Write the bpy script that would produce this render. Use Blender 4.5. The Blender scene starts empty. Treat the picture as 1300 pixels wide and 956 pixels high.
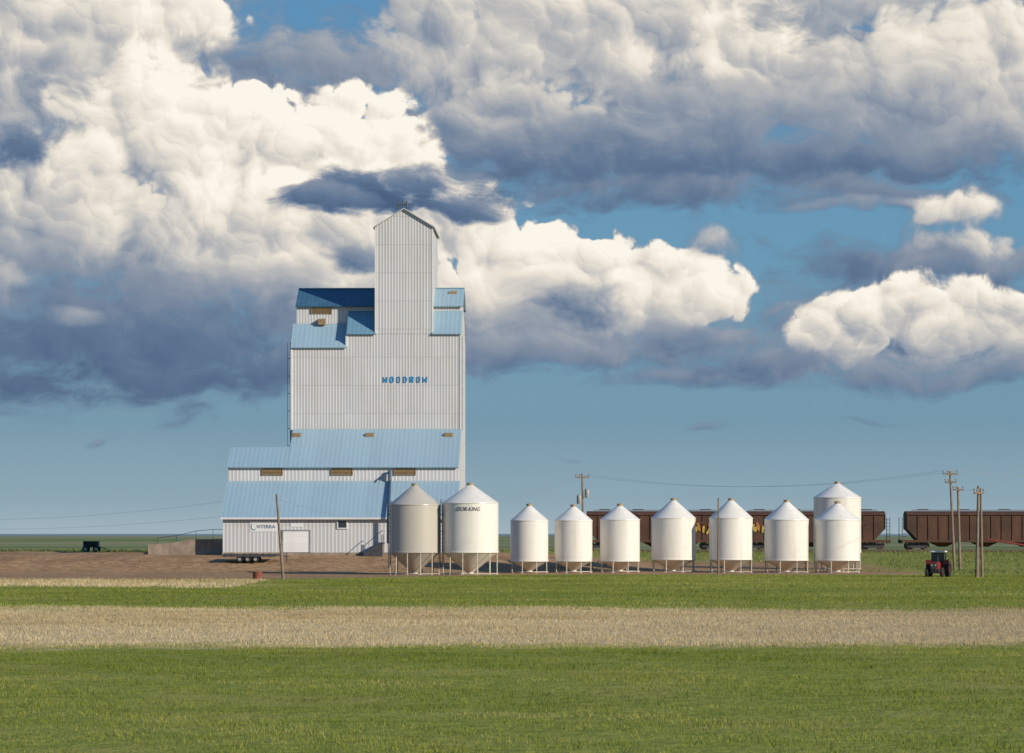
import bpy, math, random
import numpy as np
from mathutils import Vector
random.seed(7); rng=np.random.default_rng(7)
F=3611.0; H=3.1; HY=677.0
scene=bpy.context.scene
COL=scene.collection
def PX(x,d): return (x-650.0)*d/F
def PZ(y,d): return H+(HY-y)*d/F
def lin(v):
    v/=255.0
    return v/12.92 if v<=0.04045 else ((v+0.055)/1.055)**2.4
def C(r,g,b): return (lin(r),lin(g),lin(b),1.0)
# ---------------------------------------------------------------- node helper
class NT:
    def __init__(s,t): s.t=t; t.nodes.clear()
    def n(s,ty,**k):
        nd=s.t.nodes.new(ty)
        for a,b in k.items(): setattr(nd,a,b)
        return nd
    def set(s,sock,v):
        if isinstance(v,bpy.types.NodeSocket): s.t.links.new(v,sock)
        else: sock.default_value=v
    def m(s,op,*a,clamp=False):
        nd=s.n('ShaderNodeMath',operation=op,use_clamp=clamp)
        for i,v in enumerate(a): s.set(nd.inputs[i],v)
        return nd.outputs[0]
    def v(s,op,*a):
        nd=s.n('ShaderNodeVectorMath',operation=op)
        for i,v in enumerate(a):
            if op=='SCALE' and i==1: s.set(nd.inputs[3],v)
            else: s.set(nd.inputs[i],v)
        return nd.outputs[1] if op in('DOT_PRODUCT','LENGTH','DISTANCE') else nd.outputs[0]
    def mr(s,x,a,b,c=0.0,d=1.0,smooth=True):
        nd=s.n('ShaderNodeMapRange',interpolation_type='SMOOTHSTEP' if smooth else 'LINEAR')
        for i,v in enumerate((x,a,b,c,d)): s.set(nd.inputs[i],v)
        return nd.outputs[0]
    def mixc(s,f,a,b,mode='MIX'):
        nd=s.n('ShaderNodeMix',data_type='RGBA',blend_type=mode)
        s.set(nd.inputs[0],f); s.set(nd.inputs[6],a); s.set(nd.inputs[7],b)
        return nd.outputs[2]
    def mixf(s,f,a,b):
        nd=s.n('ShaderNodeMix',data_type='FLOAT')
        nd.clamp_factor=False
        s.set(nd.inputs[0],f); s.set(nd.inputs[2],a); s.set(nd.inputs[3],b)
        return nd.outputs[0]
    def noise(s,vec,scale,detail=4,rough=0.55,dim='3D',color=False):
        nd=s.n('ShaderNodeTexNoise',noise_dimensions=dim)
        s.set(nd.inputs['Vector'],vec); nd.inputs['Scale'].default_value=scale
        nd.inputs['Detail'].default_value=detail; nd.inputs['Roughness'].default_value=rough
        return nd.outputs[1 if color else 0]
    def ramp(s,f,stops):
        nd=s.n('ShaderNodeValToRGB'); e=nd.color_ramp.elements
        while len(e)>1: e.remove(e[-1])
        e[0].position=stops[0][0]; e[0].color=stops[0][1]
        for p,c in stops[1:]:
            k=e.new(p); k.color=c
        s.set(nd.inputs[0],f); return nd.outputs[0]
    def xyz(s,v):
        nd=s.n('ShaderNodeSeparateXYZ'); s.set(nd.inputs[0],v); return nd.outputs
    def comb(s,x,y,z):
        nd=s.n('ShaderNodeCombineXYZ'); s.set(nd.inputs[0],x); s.set(nd.inputs[1],y); s.set(nd.inputs[2],z); return nd.outputs[0]
# ---------------------------------------------------------------- sun / camera
AZ=math.radians(126); EL=math.radians(22)
S=Vector((math.sin(AZ)*math.cos(EL),math.cos(AZ)*math.cos(EL),math.sin(EL)))
ld=bpy.data.lights.new("sun","SUN"); ld.energy=4.9; ld.angle=math.radians(0.5); ld.color=(1.0,0.90,0.76)
lo=bpy.data.objects.new("sun",ld); COL.objects.link(lo); lo.location=(60,-40,60)
lo.rotation_euler=(-S).to_track_quat('-Z','Y').to_euler()
cd=bpy.data.cameras.new("camera"); co=bpy.data.objects.new("camera",cd); COL.objects.link(co)
co.location=(0,0,H); co.rotation_euler=(math.radians(90),0,0)
cd.lens=100; cd.sensor_width=36; cd.shift_y=(HY-478)/1300.0; cd.clip_start=0.5; cd.clip_end=30000
scene.camera=co
try:
    scene.view_settings.view_transform='Standard'; scene.view_settings.look='None'; scene.view_settings.exposure=0
except Exception as e: print(e)
# ---------------------------------------------------------------- world
w=bpy.data.worlds.new("World"); scene.world=w; w.use_nodes=True
try:
    w.cycles.sampling_method='NONE'
except Exception as e: print(e)
N=NT(w.node_tree)
tc=N.n('ShaderNodeTexCoord').outputs['Generated']
X,Y,Z=N.xyz(tc)
U=N.m('MULTIPLY',N.m('ARCTAN2',X,Y),36.11)
V=N.m('MULTIPLY',N.m('ARCSINE',Z),36.11)
P=N.comb(U,V,1.0)     # third component stays 1 so linear gradients are one dot product
wn=N.noise(P,0.75,2,0.5,'2D',True)
P1=N.v('ADD',P,N.v('MULTIPLY',N.v('SUBTRACT',wn,(0.5,0.5,0.5)),(0.75,0.45,0)))
wn2=N.noise(P,2.6,3,0.5,'2D',True)
P2=N.v('ADD',P1,N.v('MULTIPLY',N.v('SUBTRACT',wn2,(0.5,0.5,0.5)),(0.22,0.22,0)))
Lt=(0.62,0.78,0)
Bs=None; Hs=None
for sc,wb,wh,ft in ((1.15,0.62,0.42,'SMOOTH_F1'),(2.6,0.42,0.30,'SMOOTH_F1'),(6.0,0.14,0.16,'F1')):
    vo=N.n('ShaderNodeTexVoronoi',voronoi_dimensions='2D',feature=ft)
    N.set(vo.inputs['Vector'],P2); vo.inputs['Scale'].default_value=sc
    if ft!='F1': vo.inputs['Smoothness'].default_value=0.56
    o=N.v('SCALE',N.v('SUBTRACT',P2,vo.outputs['Position']),sc)
    b=N.m('MULTIPLY',N.v('DOT_PRODUCT',o,Lt),wb)
    d=vo.outputs['Distance']
    h=N.m('MULTIPLY',N.m('SUBTRACT',0.2,N.m('MULTIPLY',d,d)),wh*2.2)
    Bs=b if Bs is None else N.m('ADD',Bs,b)
    Hs=h if Hs is None else N.m('ADD',Hs,h)
fb=N.m('SUBTRACT',N.noise(P1,1.7,6,0.6,'2D'),0.5)
fb2=N.m('SUBTRACT',N.noise(N.v('MULTIPLY',P1,(0.55,1.2,1)),1.9,5,0.6,'2D'),0.5)
EV=N.m('MULTIPLY',N.m('ADD',N.m('ADD',Hs,0.14),N.m('MULTIPLY',fb,1.25)),1.05)
EN=N.m('MULTIPLY',fb2,2.3)
# x,y,rx,ry,lum,grad,bump,soft,kind   (direction-space cumulus lobes)
lobes=[
# broad hazy layers
(120,200,480,260,0.46,0.1,0.08,1.2,1),(930,120,560,165,0.46,0.16,0.10,0.9,1),(1180,400,280,105,0.34,0.14,0.06,1.2,1),
(150,440,340,105,0.22,0.10,0.03,1.1,1),(420,430,260,70,0.25,0.10,0.04,1.0,1),
(780,445,350,34,0.31,0.2,0.0,1.2,1),(650,420,280,60,0.38,0.25,0.08,1.0,1),(900,482,200,20,0.30,0.2,0.0,1.4,1),
# western cumulus
(60,90,210,140,0.64,0.25,0.36,0.5,0),(190,50,110,75,0.82,0.25,0.36,0.35,0),(200,150,120,90,0.88,0.25,0.36,0.35,0),
(40,40,120,60,0.70,0.3,0.32,0.5,0),
(70,250,180,90,0.62,0.28,0.32,0.5,0),(200,285,180,70,0.66,0.32,0.32,0.5,0),(100,95,70,40,0.54,0.3,0.15,1.1,1),(30,325,140,46,0.42,0.3,0.10,1.0,1),
(370,85,170,50,0.38,0.25,0.10,1.1,1),(520,75,110,65,0.48,0.3,0.16,1.0,1),
# central cumulus
(330,190,100,85,0.88,0.28,0.38,0.3,0),(430,170,110,62,0.94,0.28,0.38,0.3,0),(520,205,65,50,0.92,0.28,0.36,0.28,0),
(260,250,90,60,0.72,0.3,0.36,0.4,0),(300,300,160,75,0.72,0.34,0.34,0.5,0),(430,300,170,85,0.82,0.3,0.38,0.4,0),(570,290,100,62,0.82,0.3,0.36,0.32,0),
(660,335,120,62,0.82,0.32,0.36,0.32,0),(760,350,105,54,0.82,0.34,0.36,0.32,0),(850,370,95,46,0.82,0.36,0.34,0.38,0),
(560,380,200,54,0.62,0.38,0.22,0.7,0),(760,412,200,36,0.44,0.4,0.10,1.0,1),(900,425,120,30,0.36,0.35,0.08,1.3,1),
(300,370,170,50,0.42,0.4,0.10,1.0,1),(180,405,260,60,0.24,0.15,0.04,1.1,1),(150,470,320,48,0.12,0.08,0.0,1.1,1),
(400,470,170,40,0.22,0.15,0.03,1.1,1),(640,440,220,24,0.36,0.2,0.03,1.2,1),
(95,412,44,18,0.40,0.2,0.08,1.4,1),(15,365,50,28,0.46,0.2,0.12,1.1,0),
(20,188,72,30,0.24,0.25,0.06,0.9,1),
# large cloud above
(600,40,130,80,0.62,0.28,0.30,0.6,0),(690,50,150,85,0.66,0.28,0.32,0.5,0),(830,30,180,80,0.74,0.28,0.32,0.45,0),(960,66,85,58,0.82,0.3,0.34,0.38,0),
(1120,25,180,70,0.52,0.25,0.18,0.9,1),(1230,105,160,95,0.66,0.28,0.30,0.55,0),(1100,120,130,66,0.56,0.3,0.24,0.7,0),
(900,145,210,56,0.40,0.38,0.10,0.9,1),(660,160,115,60,0.46,0.4,0.24,0.6,0),(770,195,200,56,0.29,0.36,0.05,0.9,1),
(1010,200,300,50,0.25,0.25,0.03,0.9,1),(1230,205,170,44,0.30,0.3,0.04,0.9,1),(860,247,300,28,0.22,0.12,0.0,1.0,1),(1060,256,200,22,0.27,0.12,0.0,1.1,1),(1080,268,190,10,0.40,0.2,0.0,1.4,1),
# east side
(1205,277,58,28,0.74,0.35,0.22,0.9,0),(1170,335,220,38,0.27,0.28,0.04,1.1,1),(1235,315,62,24,0.64,0.35,0.2,0.9,0),(1250,345,150,24,0.30,0.25,0.04,1.1,1),(898,314,44,28,0.52,0.3,0.12,1.5,0),
(1150,405,220,46,0.38,0.3,0.10,0.9,1),(1068,415,76,56,0.78,0.38,0.36,0.4,0),(1135,395,72,44,0.78,0.38,0.34,0.45,0),(1215,410,82,54,0.74,0.38,0.36,0.45,0),(1290,420,80,50,0.70,0.38,0.34,0.5,0),
(1150,472,250,34,0.36,0.3,0.06,1.2,1),(1000,462,140,26,0.31,0.2,0.03,1.4,1),
# dark scud in front
(500,245,118,36,0.15,0.45,0.08,0.8,1),(420,262,70,26,0.16,0.3,0.05,0.9,1),(590,270,60,18,0.2,0.3,0.05,1.0,1),(450,328,52,22,0.28,0.3,0.05,1.3,1),
(755,385,90,28,0.30,0.38,0.06,1.3,1),
(895,552,36,6,0.38,0.3,0,1.8,1),(1098,538,40,5,0.38,0.3,0,1.8,1),(722,577,26,5,0.38,0.3,0,1.8,1),(126,560,24,6,0.36,0.3,0,1.8,1),
]
Lm=0.2; T=1.0
for (x,y,rx,ry,lum,gr,bu,so,kd) in lobes:
    cx=(x-650)/100.0; cy=(HY-y)/100.0; sx=100.0/rx; sy=100.0/ry
    q=N.v('MULTIPLY_ADD',P1,(sx,sy,0),(-cx*sx,-cy*sy,0))
    r2=N.v('DOT_PRODUCT',q,q)
    mk_=N.mr(N.m('SUBTRACT',EV if kd==0 else EN,r2),-1.05,so-1.0)
    kx=0.35*gr*0.8*sx; ky=0.9*gr*0.8*sy
    lv=N.v('DOT_PRODUCT',P1,(kx,ky,lum-kx*cx-ky*cy))
    if bu>0: lv=N.m('MULTIPLY_ADD',Bs,bu*1.2,lv)
    Lm=N.mixf(mk_,Lm,lv); T=N.mixf(mk_,T,0.0)
Lm=N.m('MULTIPLY_ADD',fb,0.26,Lm)
ccol=N.ramp(Lm,[(0.0,C(74,97,128)),(0.2,C(97,119,148)),(0.42,C(144,154,169)),(0.62,C(190,189,188)),(0.82,C(232,224,211)),(1.0,C(252,246,234))])
sky=N.n('ShaderNodeTexSky',sky_type='NISHITA'); sky.sun_disc=False
sky.sun_elevation=EL; sky.sun_rotation=AZ
grad=N.ramp(N.m('DIVIDE',V,14.0),[(0.0,C(162,183,195)),(0.03,C(138,167,184)),(0.10,C(108,148,173)),(0.25,C(98,150,182)),(0.5,C(84,142,186)),(1.0,C(60,110,170))])
def x10(c): return N.v('SCALE',c,10.0)
base=N.mixc(0.9,sky.outputs[0],x10(grad))
fin=N.mixc(T,x10(ccol),base)
bg=N.n('ShaderNodeBackground'); N.set(bg.inputs[0],fin); bg.inputs[1].default_value=0.1
ou=N.n('ShaderNodeOutputWorld'); w.node_tree.links.new(bg.outputs[0],ou.inputs[0])
# ---------------------------------------------------------------- materials
def simple(name,col,rough=0.6,var=0.15,scale=1.5,metal=0.0,dirt=None,dirtamt=0.0):
    m=bpy.data.materials.new(name); m.use_nodes=True; n=NT(m.node_tree)
    g=n.n('ShaderNodeTexCoord').outputs['Object']
    f=n.noise(g,scale,4,0.6)
    a=tuple(min(1,k*(1-var)) for k in col[:3])+(1,); b=tuple(min(1,k*(1+var)) for k in col[:3])+(1,)
    cc=n.mixc(n.mr(f,0.3,0.7),a,b)
    if dirt is not None:
        f2=n.noise(n.v('MULTIPLY',g,(1,1,0.25)),scale*1.7,5,0.65)
        cc=n.mixc(n.m('MULTIPLY',n.mr(f2,0.48,0.75),dirtamt),cc,tuple(dirt[:3])+(1,))
    p=n.n('ShaderNodeBsdfPrincipled'); n.set(p.inputs['Base Color'],cc)
    p.inputs['Roughness'].default_value=rough; p.inputs['Metallic'].default_value=metal
    o=n.n('ShaderNodeOutputMaterial'); m.node_tree.links.new(p.outputs[0],o.inputs[0])
    return m
def ribbed(name,col,axis,pitch,depth=0.03,rough=0.45,dirt=(0.40,0.35,0.28),dirtamt=0.3,lap=2.4,dark=0.8,bump=0.4):
    m=bpy.data.materials.new(name); m.use_nodes=True; n=NT(m.node_tree)
    g=n.n('ShaderNodeTexCoord').outputs['Object']; x,y,z=n.xyz(g)
    t={'xy':n.m('ADD',x,y),'x':x,'y':y}[axis]
    fr=n.m('FRACT',n.m('DIVIDE',t,pitch))
    tri=n.m('ABSOLUTE',n.m('SUBTRACT',fr,0.5))
    rib=n.mr(tri,0.18,0.42)
    fl=n.m('FLOOR',n.m('DIVIDE',t,pitch*3))
    wn=n.n('ShaderNodeTexWhiteNoise',noise_dimensions='2D'); n.set(wn.inputs['Vector'],n.comb(fl,n.m('FLOOR',n.m('DIVIDE',z,lap if lap else 50)),0))
    pan=n.mr(wn.outputs[0],0,1,0.95,1.03,False)
    st=n.noise(n.v('MULTIPLY',g,(2.2,2.2,0.12)),1.0,5,0.65)
    big=n.noise(g,0.22,4,0.6)
    c=n.mixc(rib,(col[0]*dark,col[1]*dark,col[2]*dark,1),(col[0],col[1],col[2],1))
    c=n.v('SCALE',c,pan)
    c=n.mixc(n.m('MULTIPLY',n.mr(st,0.44,0.75),dirtamt),c,tuple(dirt)+(1,))
    c=n.mixc(n.m('MULTIPLY',n.mr(big,0.45,0.75),dirtamt*0.7),c,tuple(dirt)+(1,))
    if lap:
        fz=n.m('FRACT',n.m('DIVIDE',z,lap)); c=n.mixc(n.m('MULTIPLY',n.m('LESS_THAN',fz,0.03),0.25),c,(0.2,0.2,0.2,1))
    p=n.n('ShaderNodeBsdfPrincipled'); n.set(p.inputs['Base Color'],c); p.inputs['Roughness'].default_value=rough
    bp=n.n('ShaderNodeBump'); bp.inputs['Strength'].default_value=bump; bp.inputs['Distance'].default_value=depth
    n.set(bp.inputs['Height'],rib); n.set(p.inputs['Normal'],bp.outputs[0])
    o=n.n('ShaderNodeOutputMaterial'); m.node_tree.links.new(p.outputs[0],o.inputs[0])
    return m
M_wall=ribbed("white_corrugated_steel",(0.645,0.65,0.65),'xy',0.25,dark=0.72,dirtamt=0.32)
M_wall2=ribbed("white_ribbed_steel",(0.65,0.655,0.665),'xy',0.31,dirtamt=0.22,dark=0.78)
M_roof=ribbed("faded_blue_roof_steel",(0.285,0.42,0.50),'x',0.38,lap=0,dirt=(0.34,0.46,0.52),dirtamt=0.3,dark=0.91,depth=0.01,bump=0.25)
M_roofshadow=ribbed("tower_shadow_blue_roof",(0.045,0.125,0.20),'x',0.38,lap=0,dirt=(0.09,0.19,0.27),dirtamt=0.4,dark=0.87,depth=0.01,bump=0.3)  # tower's shadow put into the colour of the left cupola roof
M_roofm=ribbed("shadow_tint_and_ridge_blue",(0.14,0.28,0.37),'x',0.38,lap=0,dirt=(0.18,0.32,0.41),dirtamt=0.4,dark=0.9,depth=0.01,bump=0.3)  # shadow painted into the roof left of the tower; also the ridge cap's blue
M_roofy=ribbed("white_roof_steel",(0.6,0.6,0.6),'y',0.5,lap=0)
M_trim=simple("white_trim",(0.64,0.64,0.63),0.5,0.05)
M_brown=simple("brown_louver",(0.26,0.18,0.09),0.6,0.2,6)
M_dark=simple("dark_steel",(0.05,0.05,0.055),0.55,0.2,4)
M_duct=simple("dark_blue_duct_paint",(0.03,0.07,0.12),0.5,0.15,3)
M_wire=simple("weathered_wire",(0.2,0.2,0.21),0.5,0.1,4)
M_grey=simple("galvanised_steel",(0.35,0.36,0.37),0.45,0.15,3,0.3)
M_blue=simple("blue_letter_paint",(0.01,0.24,0.50),0.5,0.05)
M_black=simple("faded_black_letter_paint",(0.09,0.09,0.10),0.5,0.05)
M_navy=simple("navy_letter_paint",(0.05,0.10,0.20),0.5,0.05)
M_glass=simple("dark_glass",(0.03,0.04,0.05),0.1,0.05)
M_door=ribbed("white_panel_door",(0.74,0.74,0.72),'x',3.0,lap=0.5,dirtamt=0.05,dark=0.97)
M_sign=simple("white_sign_board",(0.68,0.69,0.69),0.5,0.03)
M_conc=simple("weathered_concrete",(0.27,0.215,0.165),0.9,0.25,1.2,dirt=(0.12,0.09,0.07),dirtamt=0.5)
M_wood=simple("weathered_pole_wood",(0.20,0.15,0.11),0.85,0.25,3)
M_rust=simple("rusty_brown_paint",(0.065,0.027,0.015),0.75,0.25,0.5,dirt=(0.14,0.057,0.025),dirtamt=0.6)
M_rust2=simple("faded_red_brown_paint",(0.072,0.029,0.016),0.75,0.25,0.5,dirt=(0.14,0.06,0.028),dirtamt=0.55)
M_tyre=simple("tyre_rubber",(0.02,0.02,0.02),0.85,0.2,5)
M_red=simple("tractor_red_paint",(0.20,0.025,0.018),0.55,0.25,4)
M_barrel=simple("rusty_red_barrel",(0.20,0.055,0.03),0.7,0.3,6)
M_ral=simple("rail_steel",(0.12,0.08,0.06),0.5,0.2,4)
M_ball=simple("track_ballast",(0.20,0.17,0.14),0.95,0.35,8)
M_yel=simple("yellow_spray_paint",(0.45,0.30,0.05),0.6,0.3,3)
M_teal=simple("orange_spray_paint",(0.36,0.15,0.03),0.6,0.3,3)
M_green=simple("green_logo_paint",(0.04,0.2,0.22),0.5,0.05)
M_ceramic=simple("glass_insulator",(0.25,0.28,0.28),0.3,0.1)
M_cap=simple("tan_bin_cap",(0.36,0.28,0.18),0.5,0.1,5)
def binmat(name,ca,cb):
    m=bpy.data.materials.new(name); m.use_nodes=True; n=NT(m.node_tree)
    g=n.n('ShaderNodeTexCoord').outputs['Object']; x,y,z=n.xyz(g)
    fz=n.m('FRACT',n.m('DIVIDE',z,1.22)); sm=n.m('LESS_THAN',fz,0.02)
    oi=n.n('ShaderNodeObjectInfo').outputs['Random']
    g2=n.v('ADD',g,n.comb(n.m('MULTIPLY',oi,40),0,0))
    st=n.noise(n.v('MULTIPLY',g2,(3,3,0.25)),1.0,4,0.65); bn=n.noise(g2,0.8,3,0.6)
    c=n.mixc(oi,ca,cb)
    c=n.mixc(n.m('MULTIPLY',n.mr(st,0.5,0.8),0.36),c,(0.44,0.38,0.29,1))
    c=n.mixc(n.m('MULTIPLY',n.mr(bn,0.5,0.8),0.22),c,(0.5,0.44,0.36,1))
    c=n.mixc(n.m('MULTIPLY',sm,0.18),c,(0.3,0.28,0.25,1))
    p=n.n('ShaderNodeBsdfPrincipled'); n.set(p.inputs['Base Color'],c); p.inputs['Roughness'].default_value=0.32
    o=n.n('ShaderNodeOutputMaterial'); m.node_tree.links.new(p.outputs[0],o.inputs[0]); return m
M_bin=binmat("cream_white_bin_enamel",(0.75,0.725,0.655,1),(0.70,0.67,0.60,1))
M_bindull=binmat("dull_beige_bin_enamel",(0.46,0.43,0.37,1),(0.46,0.43,0.37,1))  # darker, greyer beige than the other bins
M_leg=simple("dirty_white_leg_paint",(0.5,0.46,0.38),0.6,0.2,3)
# ---------------------------------------------------------------- geometry helper
class G:
    def __init__(s): s.v=[]; s.f=[]
    def add(s,vs,fs):
        b=len(s.v); s.v+= [tuple(p) for p in vs]; s.f+=[tuple(i+b for i in f) for f in fs]; return s
    def box(s,x0,x1,y0,y1,z0,z1):
        return s.add([(x0,y0,z0),(x1,y0,z0),(x1,y1,z0),(x0,y1,z0),(x0,y0,z1),(x1,y0,z1),(x1,y1,z1),(x0,y1,z1)],
          [(0,3,2,1),(4,5,6,7),(0,1,5,4),(1,2,6,5),(2,3,7,6),(3,0,4,7)])
    def exX(s,x0,x1,poly):
        n=len(poly); vs=[(x0,p[0],p[1]) for p in poly]+[(x1,p[0],p[1]) for p in poly]
        fs=[tuple(range(n)),tuple(range(2*n-1,n-1,-1))]+[(i,i+n,(i+1)%n+n,(i+1)%n) for i in range(n)]
        return s.add(vs,fs)
    def exY(s,y0,y1,poly):
        n=len(poly); vs=[(p[0],y0,p[1]) for p in poly]+[(p[0],y1,p[1]) for p in poly]
        fs=[tuple(range(n)),tuple(range(2*n-1,n-1,-1))]+[(i,(i+1)%n,(i+1)%n+n,i+n) for i in range(n)]
        return s.add(vs,fs)
    def tube(s,a,b,r0,r1=None,n=8,cap=True):
        r1=r0 if r1 is None else r1
        a=Vector(a); b=Vector(b); d=(b-a).normalized()
        u=d.orthogonal().normalized(); w_=d.cross(u)
        vs=[];
        for p,r in((a,r0),(b,r1)):
            for i in range(n):
                t=2*math.pi*i/n; vs.append(p+u*math.cos(t)*r+w_*math.sin(t)*r)
        fs=[(i,(i+1)%n,(i+1)%n+n,i+n) for i in range(n)]
        if cap: fs+=[tuple(range(n-1,-1,-1)),tuple(range(n,2*n))]
        return s.add(vs,fs)
    def rev(s,prof,cx,cy,n=48,capb=False,capt=False):
        k=len(prof); vs=[]
        for (r,z) in prof:
            for i in range(n):
                t=2*math.pi*i/n; vs.append((cx+r*math.cos(t),cy+r*math.sin(t),z))
        fs=[]
        for j in range(k-1):
            for i in range(n): fs.append((j*n+i,j*n+(i+1)%n,(j+1)*n+(i+1)%n,(j+1)*n+i))
        if capb: fs.append(tuple(range(n-1,-1,-1)))
        if capt: fs.append(tuple((k-1)*n+i for i in range(n)))
        return s.add(vs,fs)
    def make(s,name,mat,parent=None,origin=(0,0,0),smooth=False,bevel=0,fixn=True):
        me=bpy.data.meshes.new(name); o=Vector(origin)
        me.from_pydata([tuple(Vector(p)-o) for p in s.v],[],s.f)
        if fixn:
            import bmesh
            bm=bmesh.new(); bm.from_mesh(me); bmesh.ops.recalc_face_normals(bm,faces=bm.faces); bm.to_mesh(me); bm.free()
        me.materials.append(mat)
        if smooth:
            for p in me.polygons: p.use_smooth=True
            try: me.set_sharp_from_angle(angle=math.radians(32))
            except Exception: pass
        ob=bpy.data.objects.new(name,me); COL.objects.link(ob)
        if parent is not None: ob.parent=parent
        else: ob.location=origin
        if bevel:
            md=ob.modifiers.new("bevel",'BEVEL'); md.width=bevel; md.segments=2; md.limit_method='ANGLE'
        return ob
def empty(name,loc,label,cat,group=None,rot=0.0):
    e=bpy.data.objects.new(name,None); e.empty_display_size=0.5; e.location=loc; e.rotation_euler=(0,0,rot)
    COL.objects.link(e); e["label"]=label; e["category"]=cat
    if group: e["group"]=group
    return e
def textmesh(name,txt,x0,x1,z0,z1,y,mat,parent,origin,offset=0.0,shear=0.0,bend=None,space=1.0,depth=0.02):
    cu=bpy.data.curves.new(name,'FONT'); cu.body=txt; cu.size=1; cu.offset=offset; cu.shear=shear; cu.space_character=space; cu.extrude=depth*0.5
    cu.resolution_u=3
    ob=bpy.data.objects.new(name+"_tmp",cu); COL.objects.link(ob)
    bpy.context.view_layer.update()
    dg=bpy.context.evaluated_depsgraph_get()
    me=bpy.data.meshes.new_from_object(ob.evaluated_get(dg)); bpy.data.objects.remove(ob)
    vs=[v.co.copy() for v in me.vertices]
    ax=min(v.x for v in vs); bx=max(v.x for v in vs); ay=min(v.y for v in vs); by=max(v.y for v in vs)
    for v in me.vertices:
        c=v.co; xx=x0+(c.x-ax)/(bx-ax)*(x1-x0); zz=z0+(c.y-ay)/(by-ay)*(z1-z0); yy=y-c.z-0.01
        if bend:
            cx,cy,R=bend; th=(xx-cx)/R; rr=R+0.012+(c.z+depth*0.5)*0.5
            xx=cx+rr*math.sin(th); yy=cy-rr*math.cos(th)
        v.co=Vector((xx,yy,zz))-Vector(origin)
    me.name=name; me.materials.clear(); me.materials.append(mat)
    o=bpy.data.objects.new(name,me); COL.objects.link(o); o.parent=parent
    return o
# ---------------------------------------------------------------- terrain
def ss(a,b,x):
    t=np.clip((np.asarray(x,float)-a)/(b-a),0,1); return t*t*(3-2*t)
_r=np.random.default_rng(3); _d=_r.uniform(0,2*np.pi,12); _p=_r.uniform(0,6.28,12)
def sn(X,Y,s,k0=0,k=5):
    o=0
    for i in range(k0,k0+k):
        f=s*(1.0+0.6*(i-k0)); o=o+np.sin(X*f*np.cos(_d[i])+Y*f*np.sin(_d[i])+_p[i])/(1+0.5*(i-k0))
    return o/2.6
def zt(X,Y):
    X=np.asarray(X,float); Y=np.asarray(Y,float)
    wl=1-ss(0,16,X)
    L=1.3*ss(221,235,Y)*(1-0.9*ss(290,400,Y)); R=1.0*ss(238,300,Y)*(1-0.9*ss(350,430,Y))
    z=L*wl+R*(1-wl)
    z=z+0.10*sn(X,Y,0.11)*(1-ss(150,200,Y))*ss(20,60,Y)
    z=z+0.30*np.maximum(0,sn(X,Y,0.35,4))*ss(214,226,Y)*(1-ss(262,275,Y))*(1-ss(-32,-27,X))
    z=z+0.4*sn(X,Y,0.006,2)*ss(600,1200,Y)
    return z
def find_d(x,y):
    d=60.0
    while d<600:
        Xw=PX(x,d); z=float(zt(Xw,d))
        if HY+(H-z)*F/d<=y: return d,z
        d+=0.2
    return d,0.0
ys=np.concatenate([np.linspace(-60,30,10),np.linspace(34,205,115),np.linspace(206,330,125),np.linspace(334,600,60),np.geomspace(620,14000,60)])
xs=np.concatenate([-np.geomspace(6000,70,26),np.linspace(-66,66,133),np.geomspace(70,6000,26)])
XX,YY=np.meshgrid(xs,ys); ZZ=zt(XX,YY)
nx=len(xs); ny=len(ys)
vv=np.stack([XX.ravel(),YY.ravel(),ZZ.ravel()],1)
idx=np.arange(nx*ny).reshape(ny,nx)
fc=np.stack([idx[:-1,:-1].ravel(),idx[:-1,1:].ravel(),idx[1:,1:].ravel(),idx[1:,:-1].ravel()],1)
gm=bpy.data.meshes.new("ground"); gm.from_pydata(vv.tolist(),[],fc.tolist())
for p in gm.polygons: p.use_smooth=True
ground=bpy.data.objects.new("ground",gm); COL.objects.link(ground); ground["kind"]="structure"
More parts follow.
